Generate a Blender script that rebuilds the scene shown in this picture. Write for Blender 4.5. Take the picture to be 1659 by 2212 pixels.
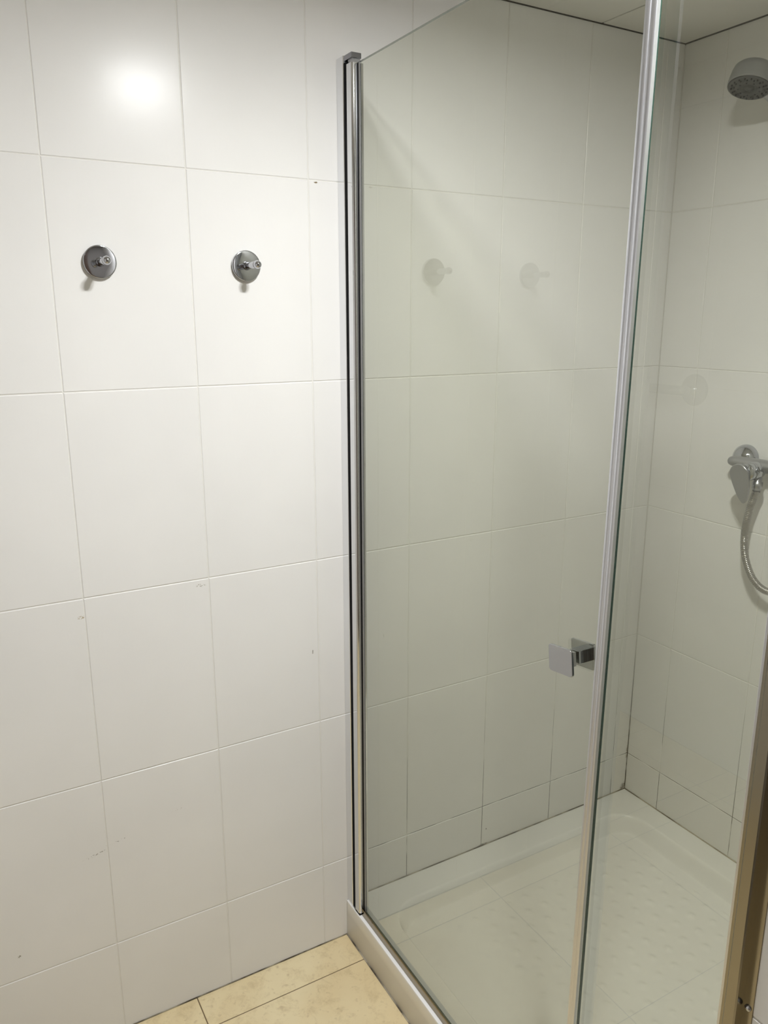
import bpy, bmesh, math, random
from mathutils import Vector, Matrix
random.seed(7)
S = bpy.context.scene
for o in list(bpy.data.objects): bpy.data.objects.remove(o)
COL = S.collection
PI = math.pi

# ------------------------------------------------------------------ camera
cam = bpy.data.cameras.new('camera'); co = bpy.data.objects.new('camera', cam); COL.objects.link(co)
R = ((0.867100, -0.498160, -0.000470), (-0.120700, -0.209000, -0.970400), (0.483300, 0.841500, -0.241300))
rt, dn, fw = (Vector(r).normalized() for r in R)
m = Matrix((rt, -dn, -fw)).transposed().to_4x4()
m.translation = Vector((-0.2144, -1.5453, 1.5577)); co.matrix_world = m
cam.sensor_fit = 'HORIZONTAL'; cam.sensor_width = 36.0; cam.lens = 1706.08 / 1659 * 36.0
cam.clip_start = 0.02
S.camera = co
S.view_settings.view_transform = 'Standard'; S.view_settings.look = 'None'
S.view_settings.gamma = 1.0; S.view_settings.exposure = 0.0; S.view_settings.use_curve_mapping = False

# ------------------------------------------------------------------ world and lamps
w = bpy.data.worlds.new('world'); S.world = w; w.use_nodes = True
w.node_tree.nodes['Background'].inputs[0].default_value = (0, 0, 0, 1)
LAMP = (0.42, -0.97)          # recessed twin downlight in the ceiling
LAMP_POWER = 1890.0
LAMP_COLOR = (0.97, 0.985, 1.0)
# strength of the added fill light behind the camera
FILL_POWER = 7.0

# ------------------------------------------------------------------ helpers
def mat(name, color=(.8, .8, .8), rough=.5, metal=0.0, **k):
    M = bpy.data.materials.new(name); M.use_nodes = True
    b = M.node_tree.nodes['Principled BSDF']
    b.inputs['Base Color'].default_value = (*color, 1); b.inputs['Roughness'].default_value = rough
    b.inputs['Metallic'].default_value = metal
    for a, v in k.items(): b.inputs[a.replace('_', ' ')].default_value = v
    return M

def obj(name, bm, mats, parent=None, smooth=False, loc=None):
    if smooth:
        for f in bm.faces: f.smooth = True
    me = bpy.data.meshes.new(name); bm.to_mesh(me); bm.free()
    for mm in (mats if isinstance(mats, (list, tuple)) else [mats]): me.materials.append(mm)
    o = bpy.data.objects.new(name, me); COL.objects.link(o)
    if parent: 
        o.parent = parent
        o.matrix_parent_inverse = Matrix.Translation(parent.location).inverted()
    return o

def tag(o, label=None, cat=None, group=None, kind=None):
    for k, v in (('label', label), ('category', cat), ('group', group), ('kind', kind)):
        if v: o[k] = v
    return o

def thing(name, label, cat, loc, group=None):
    o = bpy.data.objects.new(name, None); COL.objects.link(o); o.location = loc
    o.empty_display_size = .05
    return tag(o, label, cat, group)

def box(bm, x0, x1, y0, y1, z0, z1, bev=0, seg=2, mi=0):
    r = bmesh.ops.create_cube(bm, size=1)
    vs = r['verts']
    for v in vs:
        v.co = Vector(((x0 + x1) / 2 + v.co.x * (x1 - x0), (y0 + y1) / 2 + v.co.y * (y1 - y0), (z0 + z1) / 2 + v.co.z * (z1 - z0)))
    fs = set(f for v in vs for f in v.link_faces)
    if bev:
        es = set(e for f in fs for e in f.edges)
        rr = bmesh.ops.bevel(bm, geom=list(es), offset=bev, segments=seg, affect='EDGES', profile=.5)
        fs = set(rr['faces']) | set(f for f in fs if f.is_valid)
    for f in fs: f.material_index = mi
    return bm

def prism(bm, pts, z0, z1, mi=0):
    """closed outline (x,y) extruded in z"""
    a = [bm.verts.new((x, y, z0)) for x, y in pts]; b = [bm.verts.new((x, y, z1)) for x, y in pts]
    n = len(pts)
    fs = [bm.faces.new(a[::-1]), bm.faces.new(b)]
    for i in range(n): fs.append(bm.faces.new((a[i], a[(i + 1) % n], b[(i + 1) % n], b[i])))
    for f in fs: f.material_index = mi
    return bm

def frame_from(axis):
    a = Vector(axis).normalized()
    t = Vector((0, 0, 1)) if abs(a.z) < .9 else Vector((0, 1, 0))
    u = a.cross(t).normalized(); v = a.cross(u).normalized()
    return a, u, v

def lathe(bm, prof, origin, axis, seg=48):
    """prof = [(distance along axis, radius)]"""
    a, u, v = frame_from(axis); o = Vector(origin); rings = []
    for d, r in prof:
        if r < 1e-6: rings.append([bm.verts.new(o + a * d)])
        else: rings.append([bm.verts.new(o + a * d + (u * math.cos(2 * PI * i / seg) + v * math.sin(2 * PI * i / seg)) * r) for i in range(seg)])
    for p, q in zip(rings, rings[1:]):
        if len(p) == 1 and len(q) == 1: continue
        for i in range(seg):
            j = (i + 1) % seg
            if len(p) == 1: bm.faces.new((p[0], q[j], q[i]))
            elif len(q) == 1: bm.faces.new((p[i], p[j], q[0]))
            else: bm.faces.new((p[i], p[j], q[j], q[i]))
    if len(rings[0]) > 1: bm.faces.new(rings[0][::-1])
    if len(rings[-1]) > 1: bm.faces.new(rings[-1])
    bmesh.ops.recalc_face_normals(bm, faces=bm.faces[:])
    return bm

def tube(bm, pts, rad, seg=20):
    """sweep along a polyline; rad a number or list"""
    pts = [Vector(p) for p in pts]; n = len(pts)
    if not isinstance(rad, (list, tuple)): rad = [rad] * n
    T = [(pts[min(i + 1, n - 1)] - pts[max(i - 1, 0)]).normalized() for i in range(n)]
    a, u, v = frame_from(T[0]); rings = []
    for i in range(n):
        u = (u - T[i] * u.dot(T[i])).normalized(); v = T[i].cross(u)
        rings.append([bm.verts.new(pts[i] + (u * math.cos(2 * PI * k / seg) + v * math.sin(2 * PI * k / seg)) * rad[i]) for k in range(seg)])
    for p, q in zip(rings, rings[1:]):
        for k in range(seg): bm.faces.new((p[k], p[(k + 1) % seg], q[(k + 1) % seg], q[k]))
    bm.faces.new(rings[0][::-1]); bm.faces.new(rings[-1])
    bmesh.ops.recalc_face_normals(bm, faces=bm.faces[:])
    return bm

def spline(P, n=12):
    P = [Vector(p) for p in P]; Q = [P[0] * 2 - P[1]] + P + [P[-1] * 2 - P[-2]]; out = []
    for i in range(1, len(Q) - 2):
        for k in range(n):
            t = k / n; p0, p1, p2, p3 = Q[i - 1:i + 3]
            out.append(.5 * ((2 * p1) + (p2 - p0) * t + (2 * p0 - 5 * p1 + 4 * p2 - p3) * t * t + (3 * p1 - p0 - 3 * p2 + p3) * t ** 3))
    out.append(P[-1]); return out

# ------------------------------------------------------------------ materials
def nt(M): return M.node_tree.nodes, M.node_tree.links

def math_node(N, L, op, a, b=None, clamp=False):
    n = N.new('ShaderNodeMath'); n.operation = op; n.use_clamp = clamp
    for i, v in enumerate((a, b)):
        if v is None: continue
        if isinstance(v, (int, float)): n.inputs[i].default_value = v
        else: L.new(v, n.inputs[i])
    return n.outputs[0]

def ramp(N, L, val, a, b, c0=0., c1=1.):
    n = N.new('ShaderNodeMapRange'); n.inputs[1].default_value = a; n.inputs[2].default_value = b
    n.inputs[3].default_value = c0; n.inputs[4].default_value = c1; n.clamp = True
    L.new(val, n.inputs[0]); return n.outputs[0]

def mixc(N, L, f, a, b):
    n = N.new('ShaderNodeMix'); n.data_type = 'RGBA'
    L.new(f, n.inputs[0])
    for k, v in ((6, a), (7, b)):
        if isinstance(v, tuple): n.inputs[k].default_value = (*v, 1)
        else: L.new(v, n.inputs[k])
    return n.outputs[2]

def tile_material(name, base=(.772, .760, .735), marks=()):
    M = mat(name, base, .225, 0, IOR=1.5, Specular_IOR_Level=.13)
    N, L = nt(M); b = N['Principled BSDF']
    geo = N.new('ShaderNodeTexCoord'); P = geo.outputs['Object']
    n1 = N.new('ShaderNodeTexNoise'); n1.inputs['Scale'].default_value = 3.0; n1.inputs['Detail'].default_value = 3; L.new(P, n1.inputs['Vector'])
    col = mixc(N, L, ramp(N, L, n1.outputs[0], .35, .65), tuple(c * .975 for c in base), tuple(min(1, c * 1.02) for c in base))
    # shaped wear marks: chips, scuffs
    if marks:
        nz = N.new('ShaderNodeTexNoise'); nz.inputs['Scale'].default_value = 260; nz.inputs['Detail'].default_value = 4; L.new(P, nz.inputs['Vector'])
        for (cx, cy, cz, rx, rz, ang, colr, thr) in marks:
            mp = N.new('ShaderNodeMapping'); mp.vector_type = 'TEXTURE'; L.new(P, mp.inputs[0])
            mp.inputs['Location'].default_value = (cx, cy, cz); mp.inputs['Rotation'].default_value = (0, ang, 0)
            mp.inputs['Scale'].default_value = (rx, .05, rz)
            g = N.new('ShaderNodeVectorMath'); g.operation = 'LENGTH'; L.new(mp.outputs[0], g.inputs[0])
            e = ramp(N, L, g.outputs['Value'], .5, 1.0, 1, 0)
            f = math_node(N, L, 'MULTIPLY', e, ramp(N, L, nz.outputs[0], thr, thr + .06))
            col = mixc(N, L, f, col, colr)
    L.new(col, b.inputs['Base Color'])
    # faint glaze waviness
    n2 = N.new('ShaderNodeTexNoise'); n2.inputs['Scale'].default_value = 55; n2.inputs['Detail'].default_value = 3; L.new(P, n2.inputs['Vector'])
    n3 = N.new('ShaderNodeMapping'); n3.inputs['Scale'].default_value = (60, 60, 4); L.new(P, n3.inputs[0])
    n4 = N.new('ShaderNodeTexNoise'); n4.inputs['Scale'].default_value = 1; n4.inputs['Detail'].default_value = 2; L.new(n3.outputs[0], n4.inputs['Vector'])
    bu = N.new('ShaderNodeBump'); bu.inputs['Strength'].default_value = .05; bu.inputs['Distance'].default_value = .002
    L.new(n2.outputs[0], bu.inputs['Height'])
    bu2 = N.new('ShaderNodeBump'); bu2.inputs['Strength'].default_value = .045; bu2.inputs['Distance'].default_value = .002
    L.new(n4.outputs[0], bu2.inputs['Height']); L.new(bu.outputs[0], bu2.inputs['Normal'])
    L.new(bu2.outputs[0], b.inputs['Normal'])
    return M

def grout_material(name, dirty=True):
    M = mat(name, (.66, .63, .57), .8); N, L = nt(M); b = N['Principled BSDF']
    tc = N.new('ShaderNodeTexCoord'); P = tc.outputs['Object']
    sx = N.new('ShaderNodeSeparateXYZ'); L.new(P, sx.inputs[0])
    n = N.new('ShaderNodeTexNoise'); n.inputs['Scale'].default_value = 9; n.inputs['Detail'].default_value = 5; L.new(P, n.inputs['Vector'])
    f = ramp(N, L, n.outputs[0], .46, .56)
    if dirty:      # mildew in the lowest joints of the shower
        zf = ramp(N, L, sx.outputs[2], .22, .62, 1.0, .05)
        xf = ramp(N, L, sx.outputs[0], .60, .66)
        f2 = math_node(N, L, 'MULTIPLY', zf, xf)
        k = math_node(N, L, 'MULTIPLY', f2, ramp(N, L, n.outputs[0], .40, .50))
        col = mixc(N, L, k, (.74, .72, .67), (.022, .018, .012))
    else:
        col = mixc(N, L, f, (.66, .63, .57), (.76, .74, .69))
    L.new(col, b.inputs['Base Color']); return M

MARKS = [
    (0.2315, 0, 1.0115, .0130, .0040, .08, (.36, .33, .27), .50),
    (-.0070, 0, .9870, .0090, .0042, -.08, (.46, .40, .28), .48),
    (0.5150, 0, 1.8180, .0050, .0022, 0, (.18, .13, .06), .40),
    (0.4840, 0, 0.8060, .0015, .0060, .05, (.12, .10, .07), .36),
    (-.0250, 0, 0.4600, .0300, .0034, -.20, (.36, .34, .30), .53),
    (0.0200, 0, 0.4760, .0280, .0028, -.12, (.40, .38, .34), .55),
    (0.1500, 0, 0.5080, .0180, .0030, -.05, (.44, .41, .36), .57),
    (1.5480, 0, 0.1080, .0200, .0220, 0, (.10, .08, .06), .44),
    (1.5490, 0, 0.2300, .0060, .0300, 0, (.30, .26, .20), .48),
    (0.9960, 0, 0.1050, .0200, .0035, 0, (.14, .12, .08), .42),
    (1.0050, 0, 0.1520, .0025, .0030, 0, (.14, .12, .08), .36),
    (-.1900, 0, 0.2820, .0040, .0050, .6, (.30, .28, .22), .50),
]
TILE = tile_material('satin_wall_tile', marks=MARKS)
TILE2 = tile_material('satin_wall_tile_plain')
GROUT = grout_material('tile_grout')
GROUT2 = grout_material('tile_grout_clean', False)

def floor_material():
    M = mat('beige_marbled_floor_tile', (.7, .6, .4), .30); N, L = nt(M); b = N['Principled BSDF']
    tc = N.new('ShaderNodeTexCoord'); P = tc.outputs['Object']
    a = N.new('ShaderNodeTexNoise'); a.inputs['Scale'].default_value = 22; a.inputs['Detail'].default_value = 10; a.inputs['Roughness'].default_value = .8; a.inputs['Distortion'].default_value = .4; L.new(P, a.inputs['Vector'])
    c = N.new('ShaderNodeTexNoise'); c.inputs['Scale'].default_value = 4; c.inputs['Detail'].default_value = 4; L.new(P, c.inputs['Vector'])
    d = N.new('ShaderNodeTexNoise'); d.inputs['Scale'].default_value = 60; d.inputs['Detail'].default_value = 6; L.new(P, d.inputs['Vector'])
    col = mixc(N, L, ramp(N, L, c.outputs[0], .35, .65), (.72, .58, .34), (.80, .685, .44))
    col = mixc(N, L, ramp(N, L, a.outputs[0], .50, .68, 0, .60), col, (.53, .41, .22))
    col = mixc(N, L, ramp(N, L, d.outputs[0], .60, .72, 0, .45), col, (.45, .33, .18))
    L.new(col, b.inputs['Base Color']); return M
FLOOR = floor_material()
FJOINT = mat('brown_floor_joint', (.16, .11, .06), .85)

def glass_material():
    M = bpy.data.materials.new('clear_greenish_glass'); M.use_nodes = True; N, L = nt(M); N.clear()
    out = N.new('ShaderNodeOutputMaterial')
    tr = N.new('ShaderNodeBsdfTransparent'); tr.inputs[0].default_value = (.902, .907, .866, 1)
    gl = N.new('ShaderNodeBsdfGlossy'); gl.inputs['Roughness'].default_value = 0.0; gl.inputs[0].default_value = (.97, 1, .97, 1)
    fr = N.new('ShaderNodeFresnel'); fr.inputs[0].default_value = 1.90
    g = N.new('ShaderNodeNewGeometry')
    f = math_node(N, L, 'MULTIPLY', fr.outputs[0], math_node(N, L, 'SUBTRACT', 1.0, g.outputs['Backfacing']))
    mx = N.new('ShaderNodeMixShader'); L.new(f, mx.inputs[0]); L.new(tr.outputs[0], mx.inputs[1]); L.new(gl.outputs[0], mx.inputs[2])
    L.new(mx.outputs[0], out.inputs[0]); return M
GLASS = glass_material()
GEDGE = mat('dark_green_glass_edge', (.0, .030, .022), .24, 0, IOR=1.6, Coat_Weight=.8, Coat_Roughness=.22)
CHROME = mat('polished_chrome', (.50, .51, .54), .07, 1.0)
BRIGHT = mat('bright_chrome', (.80, .81, .83), .10, 1.0)
ALU = mat('satin_aluminium', (.69, .70, .75), .28, 1.0)
SATIN = mat('satin_grey_metal', (.42, .42, .43), .30, .85)
BLACK = mat('black_rubber_seal', (.004, .004, .005), .7, 0, Specular_IOR_Level=.1)
CERAMIC = mat('white_glazed_ceramic', (.86, .85, .83), .24, 0, IOR=1.5)
PLASTIC = mat('grey_plastic', (.27, .27, .265), .32)
PLASTICD = mat('dark_grey_nozzle_plate', (.10, .10, .10), .45)
CEIL = mat('off_white_ceiling_panel', (.74, .725, .68), .6)
SHADOWGAP = mat('dark_shadow_gap', (.085, .075, .065), .8)
SEAL = mat('mildewed_sealant', (.10, .08, .055), .7)
PAINT = mat('white_wall_paint', (.78, .77, .74), .6)
DARKPAINT = mat('grey_brown_wall_paint', (.20, .185, .17), .6)
WOOD = mat('dark_brown_wood', (.085, .05, .032), .4)
WHITE = mat('white_lamp_rim', (.85, .85, .84), .4)
def dirty_seal():
    M = SEAL; N, L = nt(M); b = N['Principled BSDF']
    tc = N.new('ShaderNodeTexCoord'); n = N.new('ShaderNodeTexNoise'); n.inputs['Scale'].default_value = 16; n.inputs['Detail'].default_value = 5
    L.new(tc.outputs['Object'], n.inputs['Vector'])
    L.new(mixc(N, L, ramp(N, L, n.outputs[0], .42, .60), (.07, .055, .035), (.42, .38, .30)), b.inputs['Base Color'])
dirty_seal()

# ------------------------------------------------------------------ structure
XC, ZT, ZC = 1.5523, 0.1031, 2.2239           # right wall, tray rim, ceiling
XE = -0.252                                   # outer corner where the hook wall ends
COLS = [XE, 0.0, 0.25, 0.4988, 0.7427, 0.9899, 1.2372, 1.4909, XC]
ROWS = [0.0, 0.2275, 0.6264, 1.0249, 1.4220, 1.8220, ZC]

def tiled_wall(name, origin, u, n, us, vs, mats, depth=.04, kind_offset=0.0):
    """tiles laid in the plane origin + u*a + z*b; n points into the room; bevelled tiles stand proud of the grout bed"""
    u, n, o = Vector(u), Vector(n), Vector(origin); z = Vector((0, 0, 1))
    bm = bmesh.new(); J = .0006; CH = .0014; D = .0013
    def P(a, b, d): return o + u * a + z * b - n * d
    def quad(pts, mi):
        f = bm.faces.new([bm.verts.new(p) for p in pts]); f.material_index = mi
        if f.normal.length == 0: f.normal_update()
        return f
    rnd = random.Random(len(us) * 13 + len(vs))
    for i in range(len(us) - 1):
        for j in range(len(vs) - 1):
            a0, a1, b0, b1 = us[i] + J, us[i + 1] - J, vs[j] + J, vs[j + 1] - J
            if a1 - a0 < .006 or b1 - b0 < .006: continue
            t = [rnd.uniform(-.00010, .00010) for _ in range(3)]
            def h(x, y): return t[0] + t[1] * (1 if x > .5 else -1) + t[2] * (1 if y > .5 else -1)
            O = [(a0, b0), (a1, b0), (a1, b1), (a0, b1)]
            c = CH
            I = [(a0 + c, b0 + c, h(0, 0)), (a1 - c, b0 + c, h(1, 0)), (a1 - c, b1 - c, h(1, 1)), (a0 + c, b1 - c, h(0, 1))]
            vo = [bm.verts.new(P(x, y, D)) for x, y in O]; vi = [bm.verts.new(P(x, y, d)) for x, y, d in I]
            bm.faces.new(vi)
            for k in range(4): bm.faces.new((vo[k], vo[(k + 1) % 4], vi[(k + 1) % 4], vi[k]))
    a0, a1, b0, b1 = us[0], us[-1], vs[0], vs[-1]
    G = D * .95
    F = [P(a0, b0, G), P(a1, b0, G), P(a1, b1, G), P(a0, b1, G)]; B = [P(a0, b0, depth), P(a1, b0, depth), P(a1, b1, depth), P(a0, b1, depth)]
    fv = [bm.verts.new(p) for p in F]; bv = [bm.verts.new(p) for p in B]
    fs = [bm.faces.new(fv), bm.faces.new(bv[::-1])] + [bm.faces.new((fv[k], bv[k], bv[(k + 1) % 4], fv[(k + 1) % 4])) for k in range(4)]
    for f in fs: f.material_index = 1
    bm.normal_update()
    for f in bm.faces:            # face the room
        if f.material_index == 0 and f.normal.dot(n) < 0: f.normal_flip()
    ob = obj(name, bm, mats); tag(ob, kind='structure'); return ob

YN, YS, XW = .80, -2.0, -.90
tiled_wall('wall_back', (0, 0, 0), (1, 0, 0), (0, -1, 0), COLS, ROWS, [TILE, GROUT])
YR = [0, .1264, .3775, .6285, .8795, 1.092]
tiled_wall('wall_right', (XC, 0, 0), (0, -1, 0), (-1, 0, 0), YR, ROWS, [TILE2, GROUT])
# pier that closes the shower on the near side
tiled_wall('wall_pier', (.560, -1.082, 0), (0, -1, 0), (-1, 0, 0), [0, .145, .395, .645, .918], [0, .336, .735, 1.134, 1.533, 1.932, ZC], [TILE2, GROUT2])
tiled_wall('wall_shower', (.600, -1.092, 0), (1, 0, 0), (0, 1, 0), [0, .2, .45, .70, XC - .600], ROWS, [TILE2, GROUT])
# the room to the left: recess beyond the outer corner, opposite wall, near wall
tiled_wall('wall_recess', (XE, 0.0, 0), (0, 1, 0), (-1, 0, 0), [.041, .25, .5, YN], ROWS, [TILE2, GROUT2])
tiled_wall('wall_left', (XW, YS, 0), (0, 1, 0), (1, 0, 0), [0, .24, .49, .74, .99, 1.24, 1.49, 1.74, 1.99, 2.24, 2.49, 2.80], [0, .212, .581, .950, 1.319, 1.688, 2.057, ZC], [TILE2, GROUT2])
tiled_wall('wall_north', (XW, YN, 0), (1, 0, 0), (0, -1, 0), [0, .2, .45, XE - XW], ROWS, [TILE2, GROUT2])
bm = bmesh.new(); box(bm, XW, .56, YS - .04, YS, 0, ZC); tag(obj('wall_near', bm, DARKPAINT), kind='structure')
dr = bpy.data.objects.new('added_door_1', None); COL.objects.link(dr); dr.location = (-.25, YS, 0); tag(dr, kind='structure')  # unseen dark door, added to cut light bouncing around the room
bm = bmesh.new()
box(bm, -.62, .12, YS + .001, YS + .030, .005, 2.02, bev=.002)
for z0, z1 in ((.18, .86), (1.02, 1.84)): box(bm, -.50, .0, YS + .024, YS + .034, z0, z1, bev=.004)
obj('door_panel', bm, WOOD, dr)
bm = bmesh.new()
box(bm, -.70, -.625, YS + .001, YS + .020, 0, 2.10, bev=.003); box(bm, .125, .20, YS + .001, YS + .020, 0, 2.10, bev=.003); box(bm, -.625, .125, YS + .001, YS + .020, 2.025, 2.10, bev=.003)
obj('door_frame', bm, WOOD, dr)
bm = bmesh.new(); lathe(bm, [(0, .024), (.006, .024), (.008, .010), (.045, .009)], (.07, YS + .030, 1.0), (0, 1, 0), 24); tube(bm, [(.07, YS + .07, 1.0), (-.04, YS + .07, 1.0)], .009, 16)
obj('door_handle', bm, CHROME, dr)

# floor of large marbled tiles
bm = bmesh.new()
xs = [-1.185 + .45 * k for k in range(5)]     # joints at .165, .615 ...
xs = [XW] + [x for x in xs if XW < x < .55] + [.5630]
ys = [0.0]; ys = [-.095 - .45 * k for k in range(5)]; ys = [y for y in ys if y > YS]
def floor_cells(x0s, y0s):
    for i in range(len(x0s) - 1):
        for j in range(len(y0s) - 1):
            J = .0009; a0, a1, b0, b1 = x0s[i] + J, x0s[i + 1] - J, y0s[j] + J, y0s[j + 1] - J; c = .0012; z0 = -.0012
            o_ = [bm.verts.new((x, y, z0)) for x, y in ((a0, b0), (a1, b0), (a1, b1), (a0, b1))]
            i_ = [bm.verts.new((x, y, 0)) for x, y in ((a0 + c, b0 + c), (a1 - c, b0 + c), (a1 - c, b1 - c), (a0 + c, b1 - c))]
            bm.faces.new(i_)
            for k in range(4): bm.faces.new((o_[k], o_[(k + 1) % 4], i_[(k + 1) % 4], i_[k]))
floor_cells(xs, sorted([YS] + ys + [0.0]))
floor_cells([XW, -.735, -.285, XE], [0.0, .355, YN])
box(bm, XW - .04, XC + .04, YS - .04, YN + .04, -.05, -.0010, mi=1)
tag(obj('floor', bm, [FLOOR, FJOINT]), kind='structure')

# ceiling panels with thin joints, dark shadow gap at the walls
bm = bmesh.new()
px = [XW, -.536, .064, .664, 1.264, XC]; py = [YS, -1.62, -1.02, -.42, YN]
py = [YS, -1.26, YN]
for i in range(len(px) - 1):
    for j in range(len(py) - 1):
        g0 = .004 if i == 0 else .0022; g1 = .004 if i == len(px) - 2 else .0022
        box(bm, px[i] + g0, px[i + 1] - g1, py[j] + (.001), py[j + 1] - (.001), ZC - .001, ZC + .012, bev=.0008, seg=1)
box(bm, XW - .04, XC + .04, YS - .04, YN + .04, ZC + .010, ZC + .05, mi=1)
tag(obj('ceiling', bm, [CEIL, SHADOWGAP]), kind='structure')
bm = bmesh.new(); box(bm, XE, XC, -.0030, .0, ZC - .0030, ZC + .011); tag(obj('trim_1', bm, SHADOWGAP), kind='structure')
bm = bmesh.new(); box(bm, XC - .0030, XC, -1.092, -.0030, ZC - .0030, ZC + .011); tag(obj('trim_2', bm, SHADOWGAP), kind='structure')
bm = bmesh.new(); box(bm, XC - .0016, XC, -.0016, .0, ZT, ZC - .005); tag(obj('trim_7', bm, GROUT), kind='structure')
# joints where the floor meets the wall and the tray
bm = bmesh.new(); box(bm, XE, .561, -.0018, .0, 0, .0022); tag(obj('trim_3', bm, SEAL), kind='structure')
bm = bmesh.new(); box(bm, .5595, .5625, -1.09, -.001, 0, .0018); tag(obj('trim_4', bm, SEAL), kind='structure')
bm = bmesh.new(); box(bm, .565, XC, -.0028, .0, ZT, ZT + .0016); tag(obj('trim_5', bm, SEAL), kind='structure')
bm = bmesh.new(); box(bm, XC - .0030, XC, -1.09, .0, ZT, ZT + .0018); tag(obj('trim_6', bm, SEAL), kind='structure')

# ------------------------------------------------------------------ ceiling lamp (twin downlight, above the camera's view)
lamp = thing('ceiling_light', 'white recessed ceiling light with two round lamps, above the floor beside the glass screen', 'light', (LAMP[0], LAMP[1], ZC))
bm = bmesh.new()
box(bm, LAMP[0] - .11, LAMP[0] + .11, LAMP[1] - .06, LAMP[1] + .06, ZC - .012, ZC - .0005, bev=.003)
obj('housing', bm, WHITE, lamp)
EM = bpy.data.materials.new('lit_lamp'); EM.use_nodes = True; N, L = nt(EM); N.clear()
o_ = N.new('ShaderNodeOutputMaterial'); e_ = N.new('ShaderNodeEmission'); e_.inputs[0].default_value = (*LAMP_COLOR, 1); e_.inputs[1].default_value = LAMP_POWER; L.new(e_.outputs[0], o_.inputs[0])
for s in (-1, 1):
    bm = bmesh.new(); lathe(bm, [(0, .036), (.006, .034), (.0062, .029), (.001, .027)], (LAMP[0] + s * .038, LAMP[1], ZC - .012), (0, 0, -1), 40)
    obj('lamp_ring', bm, WHITE, lamp)
    bm = bmesh.new(); lathe(bm, [(0.001, .026), (.0045, .026), (.0046, 0)], (LAMP[0] + s * .038, LAMP[1], ZC - .012), (0, 0, -1), 32)
    obj('bulb', bm, EM, lamp)
# fill light behind the camera, an added fixture with no known source
fill_lamp = thing('ceiling_light', 'added round fill light, unseen, behind the camera at the near end of the room', 'light', (-.45, -1.75, ZC))
bm = bmesh.new(); lathe(bm, [(0, .10), (.02, .10), (.025, .095)], (-.45, -1.75, ZC - .0005), (0, 0, -1), 48); obj('housing', bm, WHITE, fill_lamp)
EM2 = bpy.data.materials.new('fill_diffuser'); EM2.use_nodes = True; N, L = nt(EM2); N.clear()
o_ = N.new('ShaderNodeOutputMaterial'); e_ = N.new('ShaderNodeEmission'); e_.inputs[0].default_value = (1.0, .96, .90, 1); e_.inputs[1].default_value = FILL_POWER; L.new(e_.outputs[0], o_.inputs[0])
bm = bmesh.new(); lathe(bm, [(.0245, .09), (.035, .08), (.042, .05), (.045, 0)], (-.45, -1.75, ZC - .0005), (0, 0, -1), 48); obj('diffuser', bm, EM2, fill_lamp, True)

# ------------------------------------------------------------------ shower tray
def tray():
    X0, X1, Y0, Y1 = .5620, XC, -1.0915, 0.0
    nx, ny = 320, 350
    ix0, ix1, iy0, iy1 = .632, XC - .075, -1.0915 + .075, -.076; rc = .085
    cx, cy = (ix0 + ix1) / 2, (iy0 + iy1) / 2; hx, hy = (ix1 - ix0) / 2, (iy1 - iy0) / 2
    def sd(x, y):    # signed distance to rounded rectangle (negative inside)
        qx, qy = abs(x - cx) - hx + rc, abs(y - cy) - hy + rc
        return math.hypot(max(qx, 0), max(qy, 0)) + min(max(qx, qy), 0) - rc
    def sm(t): t = max(0, min(1, t)); return t * t * (3 - 2 * t)
    bumps = []
    p = .055; r = 0; y = iy1 - .10
    while y > iy0 + .06:
        x = ix0 + .21 + (p / 2 if r % 2 else 0)
        while x < ix1 - .05: bumps.append((x, y)); x += p
        y -= p * .80; r += 1
    cell = {}
    for b in bumps: cell.setdefault((int(b[0] / .05), int(b[1] / .05)), []).append(b)
    def hgt(x, y):
        d = -sd(x, y)
        h = ZT - .050 * sm(d / .026) - .008 * sm(d / .4)
        if d > .06:
            ci, cj = int(x / .05), int(y / .05); s = 0
            for a in (-1, 0, 1):
                for c in (-1, 0, 1):
                    for bx, by in cell.get((ci + a, cj + c), ()):
                        q = ((x - bx) ** 2 + (y - by) ** 2) / (.0088 ** 2)
                        if q < 6: s += .0040 * math.exp(-q)
            h += s
        return h
    bm = bmesh.new(); G = []
    e = .0016
    for i in range(nx + 1):
        x = X0 + e + (X1 - X0 - 2 * e) * i / nx; row = []
        for j in range(ny + 1):
            y = Y0 + e + (Y1 - Y0 - 2 * e) * j / ny
            row.append(bm.verts.new((x, y, hgt(x, y))))
        G.append(row)
    for i in range(nx):
        for j in range(ny): bm.faces.new((G[i][j], G[i + 1][j], G[i + 1][j + 1], G[i][j + 1]))
    edge = [G[i][0] for i in range(nx + 1)] + [G[nx][j] for j in range(1, ny + 1)] + [G[i][ny] for i in range(nx - 1, -1, -1)] + [G[0][j] for j in range(ny - 1, 0, -1)]
    def lower(loop, off, z):
        out = []
        for v in loop:
            x, y = v.co.x, v.co.y; ox = oy = 0
            x = X0 + e - off if abs(x - X0 - e) < 1e-6 or x < X0 + e - 1e-6 else (X1 - e + off if x > X1 - e - 1e-6 else x)
            y = Y0 + e - off if y < Y0 + e + 1e-6 else (Y1 - e + off if y > Y1 - e - 1e-6 else y)
            out.append(bm.verts.new((x, y, z)))
        for k in range(len(loop)):
            bm.faces.new((loop[(k + 1) % len(loop)], loop[k], out[k], out[(k + 1) % len(loop)]))
        return out
    l = edge
    for off, z in ((.0009, ZT - .0003), (.0014, ZT - .0009), (e, ZT - .0017), (e, ZT - .006), (e, 0.0012)): l = lower(l, off, z)
    bm.faces.new(l)
    bmesh.ops.recalc_face_normals(bm, faces=bm.faces[:])
    return bm
tr = thing('shower_tray', 'white ceramic shower tray with raised anti-slip dots, behind the glass screen', 'shower tray', (1.05, -.55, 0))
obj('basin', tray(), CERAMIC, tr, True)
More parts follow.
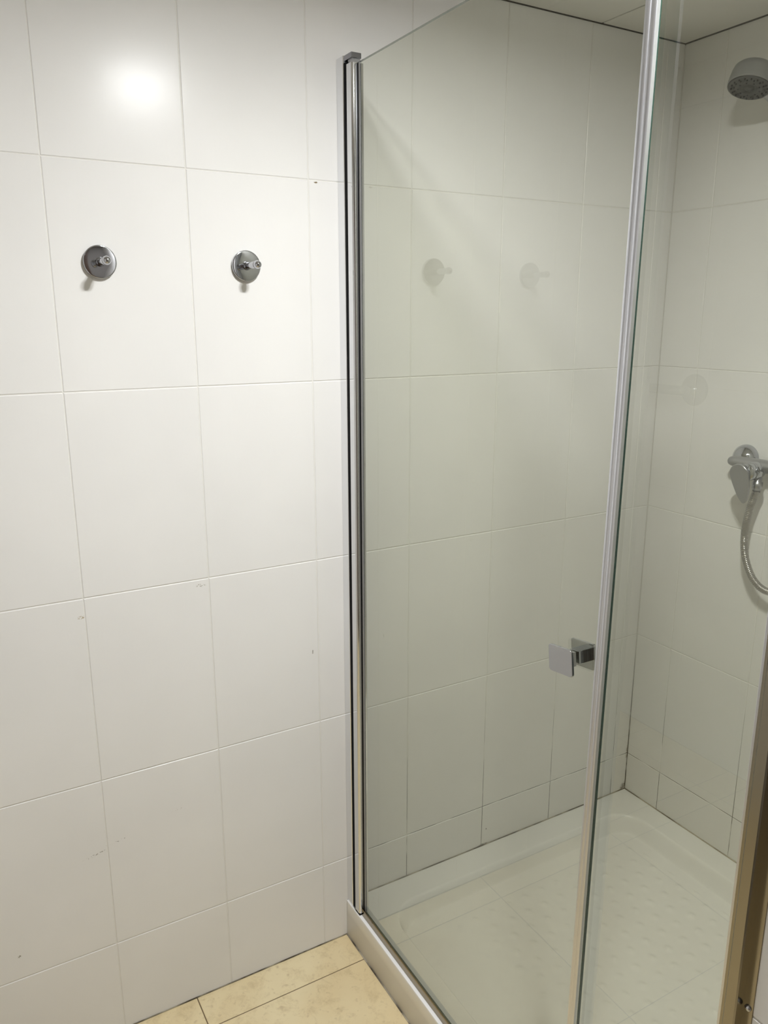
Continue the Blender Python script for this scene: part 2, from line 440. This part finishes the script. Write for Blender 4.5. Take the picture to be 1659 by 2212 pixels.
bm = bmesh.new(); box(bm, .5622, .5704, -1.0500, -.0670, ZT - .0002, ZT + .0010, bev=.0004); obj('lit_rim_strip', bm, mat('lit_rim_white', (.93, .93, .93), .35), tr)  # lamp-lit brightness of the rim put into a whiter added strip

# ------------------------------------------------------------------ shower screen: hinged door leaf on its wall channel
door = thing('shower_door', 'hinged clear glass shower door with chrome wall channel and square knob, beside the hooks', 'shower door', (.575, -.4, ZT))
bm = bmesh.new()   # wall channel
prism(bm, [(.5650, -.0005), (.5650, -.0276), (.5660, -.0288), (.5690, -.0302), (.5690, -.0270), (.5720, -.0270), (.5720, -.0302), (.5900, -.0302), (.5900, -.0005)], ZT + .0005, 2.048)
obj('wall_channel', bm, BRIGHT, door)
bm = bmesh.new()
prism(bm, [(.5654, -.0304), (.5654, -.0448), (.5860, -.0440), (.5860, -.0304)], ZT + .004, 2.034)
obj('hinge_seal', bm, BLACK, door)
bm = bmesh.new()   # door stile: flat front then rounded nose
pts = [(.5640, -.0450), (.5640, -.0612)]
for k in range(1, 9):
    a = PI / 2 * k / 8; pts.append((.5640 + .0062 * (1 - math.cos(a)), -.0612 - .0058 * math.sin(a)))
pts += [(.5775, -.0670), (.5775, -.0640), (.5845, -.0640), (.5845, -.0670), (.5890, -.0670), (.5890, -.0440)]
prism(bm, pts, ZT + .006, 2.0285)
obj('door_stile', bm, mat('stile_chrome', (.72, .73, .75), .07, 1.0), door)
bm = bmesh.new(); box(bm, .5640, .5860, -.0655, -.0335, 2.0362, 2.0462, bev=.0008); obj('top_cap', bm, mat('dark_chrome', (.30, .30, .33), .10, 1.0), door)
bm = bmesh.new(); box(bm, .5680, .5850, -.0625, -.0440, 2.0285, 2.0362); obj('hinge_pin', bm, SATIN, door)
bm = bmesh.new(); box(bm, .5645, .5860, -.0660, -.0440, ZT + .0005, ZT + .006, bev=.0006); obj('pivot_block', bm, BLACK, door)
def slab(bm, x0, x1, yb0, yb1, yt0, yt1, z0, z1):
    """upright pane; faces 0 = glass, 1 = edge"""
    c = [(x0, yb0, z0), (x0, yb1, z0), (x0, yt1, z1), (x0, yt0, z1)]; d = [(x1, y, z) for _, y, z in c]
    a = [bm.verts.new(p) for p in c]; b = [bm.verts.new(p) for p in d]
    f = [bm.faces.new(a), bm.faces.new(b[::-1])]
    for k in range(4):
        g = bm.faces.new((a[k], b[k], b[(k + 1) % 4], a[(k + 1) % 4])); g.material_index = 1; f.append(g)
    bmesh.ops.recalc_face_normals(bm, faces=bm.faces[:])
    return bm
ZG = 2.0295
bm = bmesh.new(); slab(bm, .5780, .5840, -.0650, -.7915, -.0650, -.8068, ZT + .005, ZG); obj('glass_pane', bm, [GLASS, GEDGE], door)
bm = bmesh.new(); box(bm, .5765, .5779, -.0672, -.0700, ZT + .012, ZG - .002); obj('glass_gasket', bm, BLACK, door)
bm = bmesh.new(); box(bm, .5768, .5779, -.0702, -.0765, ZT + .012, ZG - .002); obj('glass_gasket', bm, PLASTIC, door)
bm = bmesh.new()   # rubber and aluminium drip profile; brown floor reflection put into its tint
prism(bm, [(.5705, -.0675), (.5735, -.0675), (.5735, -.7800), (.5705, -.7800)], ZT + .0015, ZT + .0200)
obj('drip_rail', bm, mat('floor_reflection_rail', (.27, .225, .15), .10, 1.0), door)
# magnetic closing strip on the free edge, fluted
bm = bmesh.new()
def strip(bm, yb, yt, w, wt, x0, depth, z0, z1, ridges=2):
    n = 30; prof = []
    for k in range(n + 1):
        t = k / n
        prof.append((t, .0011 * abs(math.sin(PI * ridges * t)) ** .7))
    A = []; B = []
    for t, d in prof:
        A.append(bm.verts.new((x0 - d, yb - w * t, z0))); B.append(bm.verts.new((x0 - d, yt - wt * t, z1)))
    A += [bm.verts.new((x0 + depth, yb - w, z0)), bm.verts.new((x0 + depth, yb, z0))]
    B += [bm.verts.new((x0 + depth, yt - wt, z1)), bm.verts.new((x0 + depth, yt, z1))]
    n = len(A)
    for k in range(n): bm.faces.new((A[k], A[(k + 1) % n], B[(k + 1) % n], B[k]))
    bm.faces.new(A[::-1]); bm.faces.new(B); bmesh.ops.recalc_face_normals(bm, faces=bm.faces[:])
strip(bm, -.7830, -.8015, .0130, .0185, .5645, .0055, ZT + .006, ZG)
obj('closing_strip', bm, ALU, door)
# square double knob
kn = Vector((.580, -.7310, 1.0585)); RK = Matrix.Rotation(math.radians(7), 4, 'X')
def knob_part(name, x0, x1, hy, hz, bev, m, parent, seg=3):
    bm = bmesh.new(); box(bm, x0, x1, -hy, hy, -hz, hz)
    es = [e for e in bm.edges if abs((e.verts[0].co - e.verts[1].co).x) > 1e-4]
    bmesh.ops.bevel(bm, geom=es, offset=bev, segments=6, affect='EDGES', profile=.5)
    rim = [e for e in bm.edges if abs((e.verts[0].co - e.verts[1].co).x) < 1e-6]
    bmesh.ops.bevel(bm, geom=rim, offset=.0006, segments=2, affect='EDGES', profile=.5)
    bm.transform(Matrix.Translation(kn) @ RK.inverted()); bmesh.ops.recalc_face_normals(bm, faces=bm.faces[:])
    return obj(name, bm, m, parent)
k1 = knob_part('knob', -.0240, -.0195, .0250, .0208, .0045, CHROME, door)
knob_part('knob_stem', -.0195, -.0085, .0100, .0100, .001, CHROME, k1)
knob_part('stem_collar', -.0085, -.0070, .0085, .0085, .001, BLACK, k1)
knob_part('knob_base', -.0070, -.0022, .0112, .0112, .001, CHROME, k1)
k2 = knob_part('knob', .0215, .0250, .0250, .0208, .0045, CHROME, door)
knob_part('knob_stem', .0042, .0215, .0100, .0100, .001, CHROME, k2)

# fixed pane and its wall profile on the pier
fix = thing('fixed_glass_panel', 'fixed clear glass panel held by a wide metal wall profile at the right pier', 'glass panel', (.59, -.93, ZT))
bm = bmesh.new(); slab(bm, .5860, .5920, -.7830, -1.0560, -.8010, -1.0560, ZT + .010, ZG); obj('glass_pane', bm, [GLASS, GEDGE], fix)
bm = bmesh.new()
prism(bm, [(.5595, -1.0912), (.5585, -1.0912), (.5585, -1.0790), (.5450, -1.0790), (.5430, -1.0775), (.5430, -1.0650), (.5440, -1.0635), (.5500, -1.0620), (.5500, -1.0560), (.5600, -1.0545), (.5820, -1.0545), (.5820, -1.0915), (.5595, -1.0915)][::-1], ZT + .001, 2.048)
bmesh.ops.recalc_face_normals(bm, faces=bm.faces[:])
obj('wall_profile', bm, mat('floor_reflection_metal', (.36, .33, .27), .18, 1.0), fix)  # beige floor mirrored in the metal is coloured in as brown
bm = bmesh.new(); box(bm, .5620, .5850, -1.0545, -1.0500, ZT + .003, 2.045); obj('glazing_seal', bm, BLACK, fix)
bm = bmesh.new(); box(bm, .5660, .5856, -1.0500, -1.0420, ZT + .003, 2.045, bev=.001); obj('glazing_bead', bm, ALU, fix)
bm = bmesh.new(); box(bm, .5930, .6050, -1.0550, -1.0420, ZT + .003, 2.045, bev=.001); obj('glazing_bead', bm, ALU, fix)
for z in (.7430, 1.75):
    bm = bmesh.new(); lathe(bm, [(0, .0042), (.0012, .0042), (.0026, .0032), (.0033, .0016), (.0034, 0)], (.5585, -1.0850, z), (-1, 0, 0), 24); obj('screw', bm, CHROME, fix, True)
bm = bmesh.new(); prism(bm, [(.5840, -.7990), (.5940, -.7990), (.5940, -1.0560), (.5840, -1.0560)], ZT + .0005, ZT + .010); obj('bottom_rail', bm, ALU, fix)

# ------------------------------------------------------------------ hooks on the left wall
def make_hook(loc, label):
    t = thing('wall_hook', label, 'hook', loc, 'chrome wall hooks beside the shower')
    x, y, z = loc
    bm = bmesh.new(); lathe(bm, [(0.0002, .0275), (.002, .0288), (.0070, .0290), (.0082, .0288), (.0087, .0282), (.0089, .0270), (.0091, .015), (.0092, 0)], loc, (0, -1, 0), 64)
    obj('rosette', bm, CHROME, t, True)
    bm = bmesh.new(); a = Vector((0, -1, -.01)).normalized()
    lathe(bm, [(.0085, .0088), (.012, .0072), (.020, .0062), (.054, .0062), (.0555, .0050), (.0580, .0050), (.0592, .0066), (.062, .0075), (.066, .0078), (.070, .0070), (.0730, .0050), (.0745, .0020), (.0747, 0)], (x, y, z), a, 32)
    obj('peg', bm, CHROME, t, True)
    return t
make_hook((.0825, 0, 1.6515), 'round chrome wall hook, the one farther left, with a wider white tile margin')
make_hook((.3585, 0, 1.6525), 'round chrome wall hook nearer the glass shower door')

# ------------------------------------------------------------------ grab bar on the opposite wall (seen reflected in the fixed glass)
gb = thing('grab_bar', 'chrome grab bar on the opposite wall, seen reflected in the right glass panel', 'grab bar', (XW, .50, 1.31))
for yy in (.290, .72):
    bm = bmesh.new(); lathe(bm, [(0, .050), (.003, .054), (.007, .054), (.011, .050), (.016, .030), (.018, .018), (.030, .0165)], (XW, yy, 1.310), (1, 0, 0), 48); obj('flange', bm, CHROME, gb, True)
P_ = [(XW + .020, .290, 1.310), (XW + .050, .290, 1.310), (XW + .064, .296, 1.310), (XW + .070, .312, 1.310), (XW + .070, .40, 1.310), (XW + .070, .60, 1.310), (XW + .070, .698, 1.310), (XW + .064, .714, 1.310), (XW + .050, .72, 1.310), (XW + .020, .72, 1.310)]
bm = bmesh.new(); tube(bm, spline(P_, 5), .0160, 24); obj('bar', bm, CHROME, gb, True)

# ------------------------------------------------------------------ mixer
mx = thing('shower_mixer', 'chrome shower mixer with hanging lever on the right tiled wall', 'mixer tap', (XC, -.375, 1.207))
for yy in (-.300, -.450):
    bm = bmesh.new(); lathe(bm, [(0, .0345), (.003, .0345), (.012, .0325), (.022, .025), (.029, .014), (.031, .010)], (XC, yy, 1.210), (-1, 0, 0), 48); obj('escutcheon', bm, CHROME, mx, True)
bm = bmesh.new(); lathe(bm, [(0, .006), (.003, .0095), (.009, .0120), (.022, .0140), (.045, .0148), (.070, .0160), (.110, .0160), (.135, .0148), (.160, .0140), (.175, .0120), (.181, .0095), (.184, .006), (.185, 0)], (1.508, -.2830, 1.2055), (0, -1, 0), 40)
obj('body', bm, SATIN, mx, True)
ca = Vector((-1, 0, -.05)).normalized()
bm = bmesh.new(); lathe(bm, [(0, .018), (.010, .0215), (.030, .0215), (.032, .0195), (.035, .0195), (.037, .0210), (.050, .0210), (.052, .019)], (1.512, -.3680, 1.196), ca, 40); obj('cartridge', bm, CHROME, mx, True)
def lever():
    # flat teardrop plate hanging from the cartridge, slightly turned
    bm = bmesh.new(); out = []; n = 40
    for k in range(n):
        a = 2 * PI * k / n
        if math.sin(a) >= -.15: y, z = .0255 * math.cos(a), .0255 * math.sin(a)
        else:
            s = -math.sin(a); c = math.cos(a); t = (s - .15) / .85
            y = .0255 * c * (1 - .25 * t); z = -.0255 * .15 - .070 * (t ** .9)
            y = math.copysign(max(abs(y), 0), c) if t < .97 else y
        out.append((y, z))
    A = [bm.verts.new((0, y, z)) for y, z in out]; B = [bm.verts.new((.009, y * .95, z * .98)) for y, z in out]
    bm.faces.new(A); bm.faces.new(B[::-1])
    for k in range(n): bm.faces.new((A[k], B[k], B[(k + 1) % n], A[(k + 1) % n]))
    bmesh.ops.recalc_face_normals(bm, faces=bm.faces[:])
    bmesh.ops.bevel(bm, geom=[e for e in bm.edges if abs(e.verts[0].co.x - e.verts[1].co.x) < 1e-6], offset=.0018, segments=3, affect='EDGES', profile=.5)
    bm.transform(Matrix.Translation((1.452, -.3545, 1.1870)) @ Matrix.Rotation(math.radians(-9), 4, 'X') @ Matrix.Rotation(math.radians(-10), 4, 'Y'))
    return bm
obj('lever', lever(), SATIN, mx)
bm = bmesh.new(); lathe(bm, [(0, .0095), (.012, .0095), (.014, .0125), (.030, .0120), (.032, .0095), (.036, .0090)], (1.497, -.3755, 1.182), (0, 0, -1), 32); obj('hose_outlet', bm, SATIN, mx, True)

# hose: ribbed metal tube from the mixer to the hand shower
hs = [(1.497, -.3745, 1.1455), (1.499, -.3600, 1.090), (1.501, -.3540, 1.030), (1.502, -.3620, .975), (1.502, -.3900, .925), (1.502, -.4300, .905), (1.503, -.475, .925), (1.504, -.520, .99), (1.505, -.545, 1.10), (1.505, -.545, 1.30), (1.500, -.515, 1.50), (1.490, -.460, 1.68), (1.475, -.415, 1.80)]
cp = spline(hs, 40); dense = []; acc = 0; rads = []
for i in range(len(cp) - 1):
    L_ = (cp[i + 1] - cp[i]).length; k = max(1, int(L_ / .0011))
    for q in range(k): dense.append(cp[i].lerp(cp[i + 1], q / k))
s_ = 0
for i, p_ in enumerate(dense):
    if i: s_ += (dense[i] - dense[i - 1]).length
    rads.append(.0086 + .0010 * math.cos(2 * PI * s_ / .0045))
bm = bmesh.new(); tube(bm, dense, rads, 12)
tag(obj('shower_hose', bm, mat('ribbed_steel', (.40, .385, .36), .30, .9), smooth=True), 'ribbed metal shower hose hanging in a loop below the mixer', 'hose')

# hand shower
a35 = math.radians(20)
fn = Vector((-math.sin(a35), -.05, -math.cos(a35))).normalized()          # spray direction
fc = Vector((1.400, -.3150, 2.0330))
sh = thing('hand_shower', 'grey round hand shower head high on the right wall above the mixer', 'shower head', (XC, -.375, 1.87))
bm = bmesh.new(); lathe(bm, [(-.0015, .0440), (.000, .0453), (-.004, .0460), (-.012, .0458), (-.030, .0440), (-.040, .0415), (-.0445, .037), (-.047, .022), (-.0475, 0)], fc, fn, 56); obj('head_housing', bm, PLASTIC, sh, True)
bm = bmesh.new(); lathe(bm, [(-.003, .0435), (.0006, .0430), (.0016, .0415), (.0012, .030), (.0030, .028), (.0030, .017), (.0006, .0165), (.0006, .0085), (.0036, .0080), (.0036, .0030), (.002, 0)], fc, fn, 56)
pl = obj('spray_plate', bm, PLASTICD, sh, True)
_, U_, V_ = frame_from(fn)
bm = bmesh.new()
for r_, n_, s0 in ((.0365, 18, .0017), (.0310, 14, .0015), (.0225, 9, .0019)):
    for k in range(n_):
        a = 2 * PI * k / n_; c_ = fc + (U_ * math.cos(a) + V_ * math.sin(a)) * r_
        lathe(bm, [(0, s0), (.0042, s0 * .8), (.0046, 0)], c_, fn, 8)
obj('nozzles', bm, mat('dark_rubber', (.035, .035, .035), .5), pl, True)
hb = fc - fn * .020
hp = [hb + Vector((.030, -.004, -.008)), hb + Vector((.052, -.022, -.032)), hb + Vector((.060, -.046, -.072)), hb + Vector((.064, -.072, -.120)), hb + Vector((.068, -.100, -.175))]
cp = spline(hp, 8); n_ = len(cp)
bm = bmesh.new(); tube(bm, cp, [.0175 - .0055 * (i / n_) for i in range(n_)], 24); obj('handle', bm, SATIN, sh, True)
e_ = Vector(hp[-1])
bm = bmesh.new(); lathe(bm, [(-.03, .0155), (0, .0165), (.008, .0150)], e_ + Vector((0, 0, .03)), (.15, -.4, -1), 28); obj('holder', bm, CHROME, sh, True)
bm = bmesh.new(); tube(bm, [e_ + Vector((.01, 0, .02)), Vector((XC - .012, e_.y, e_.z + .02)), Vector((XC, e_.y, e_.z + .02))], [.009, .011, .022], 24); obj('bracket', bm, CHROME, sh, True)
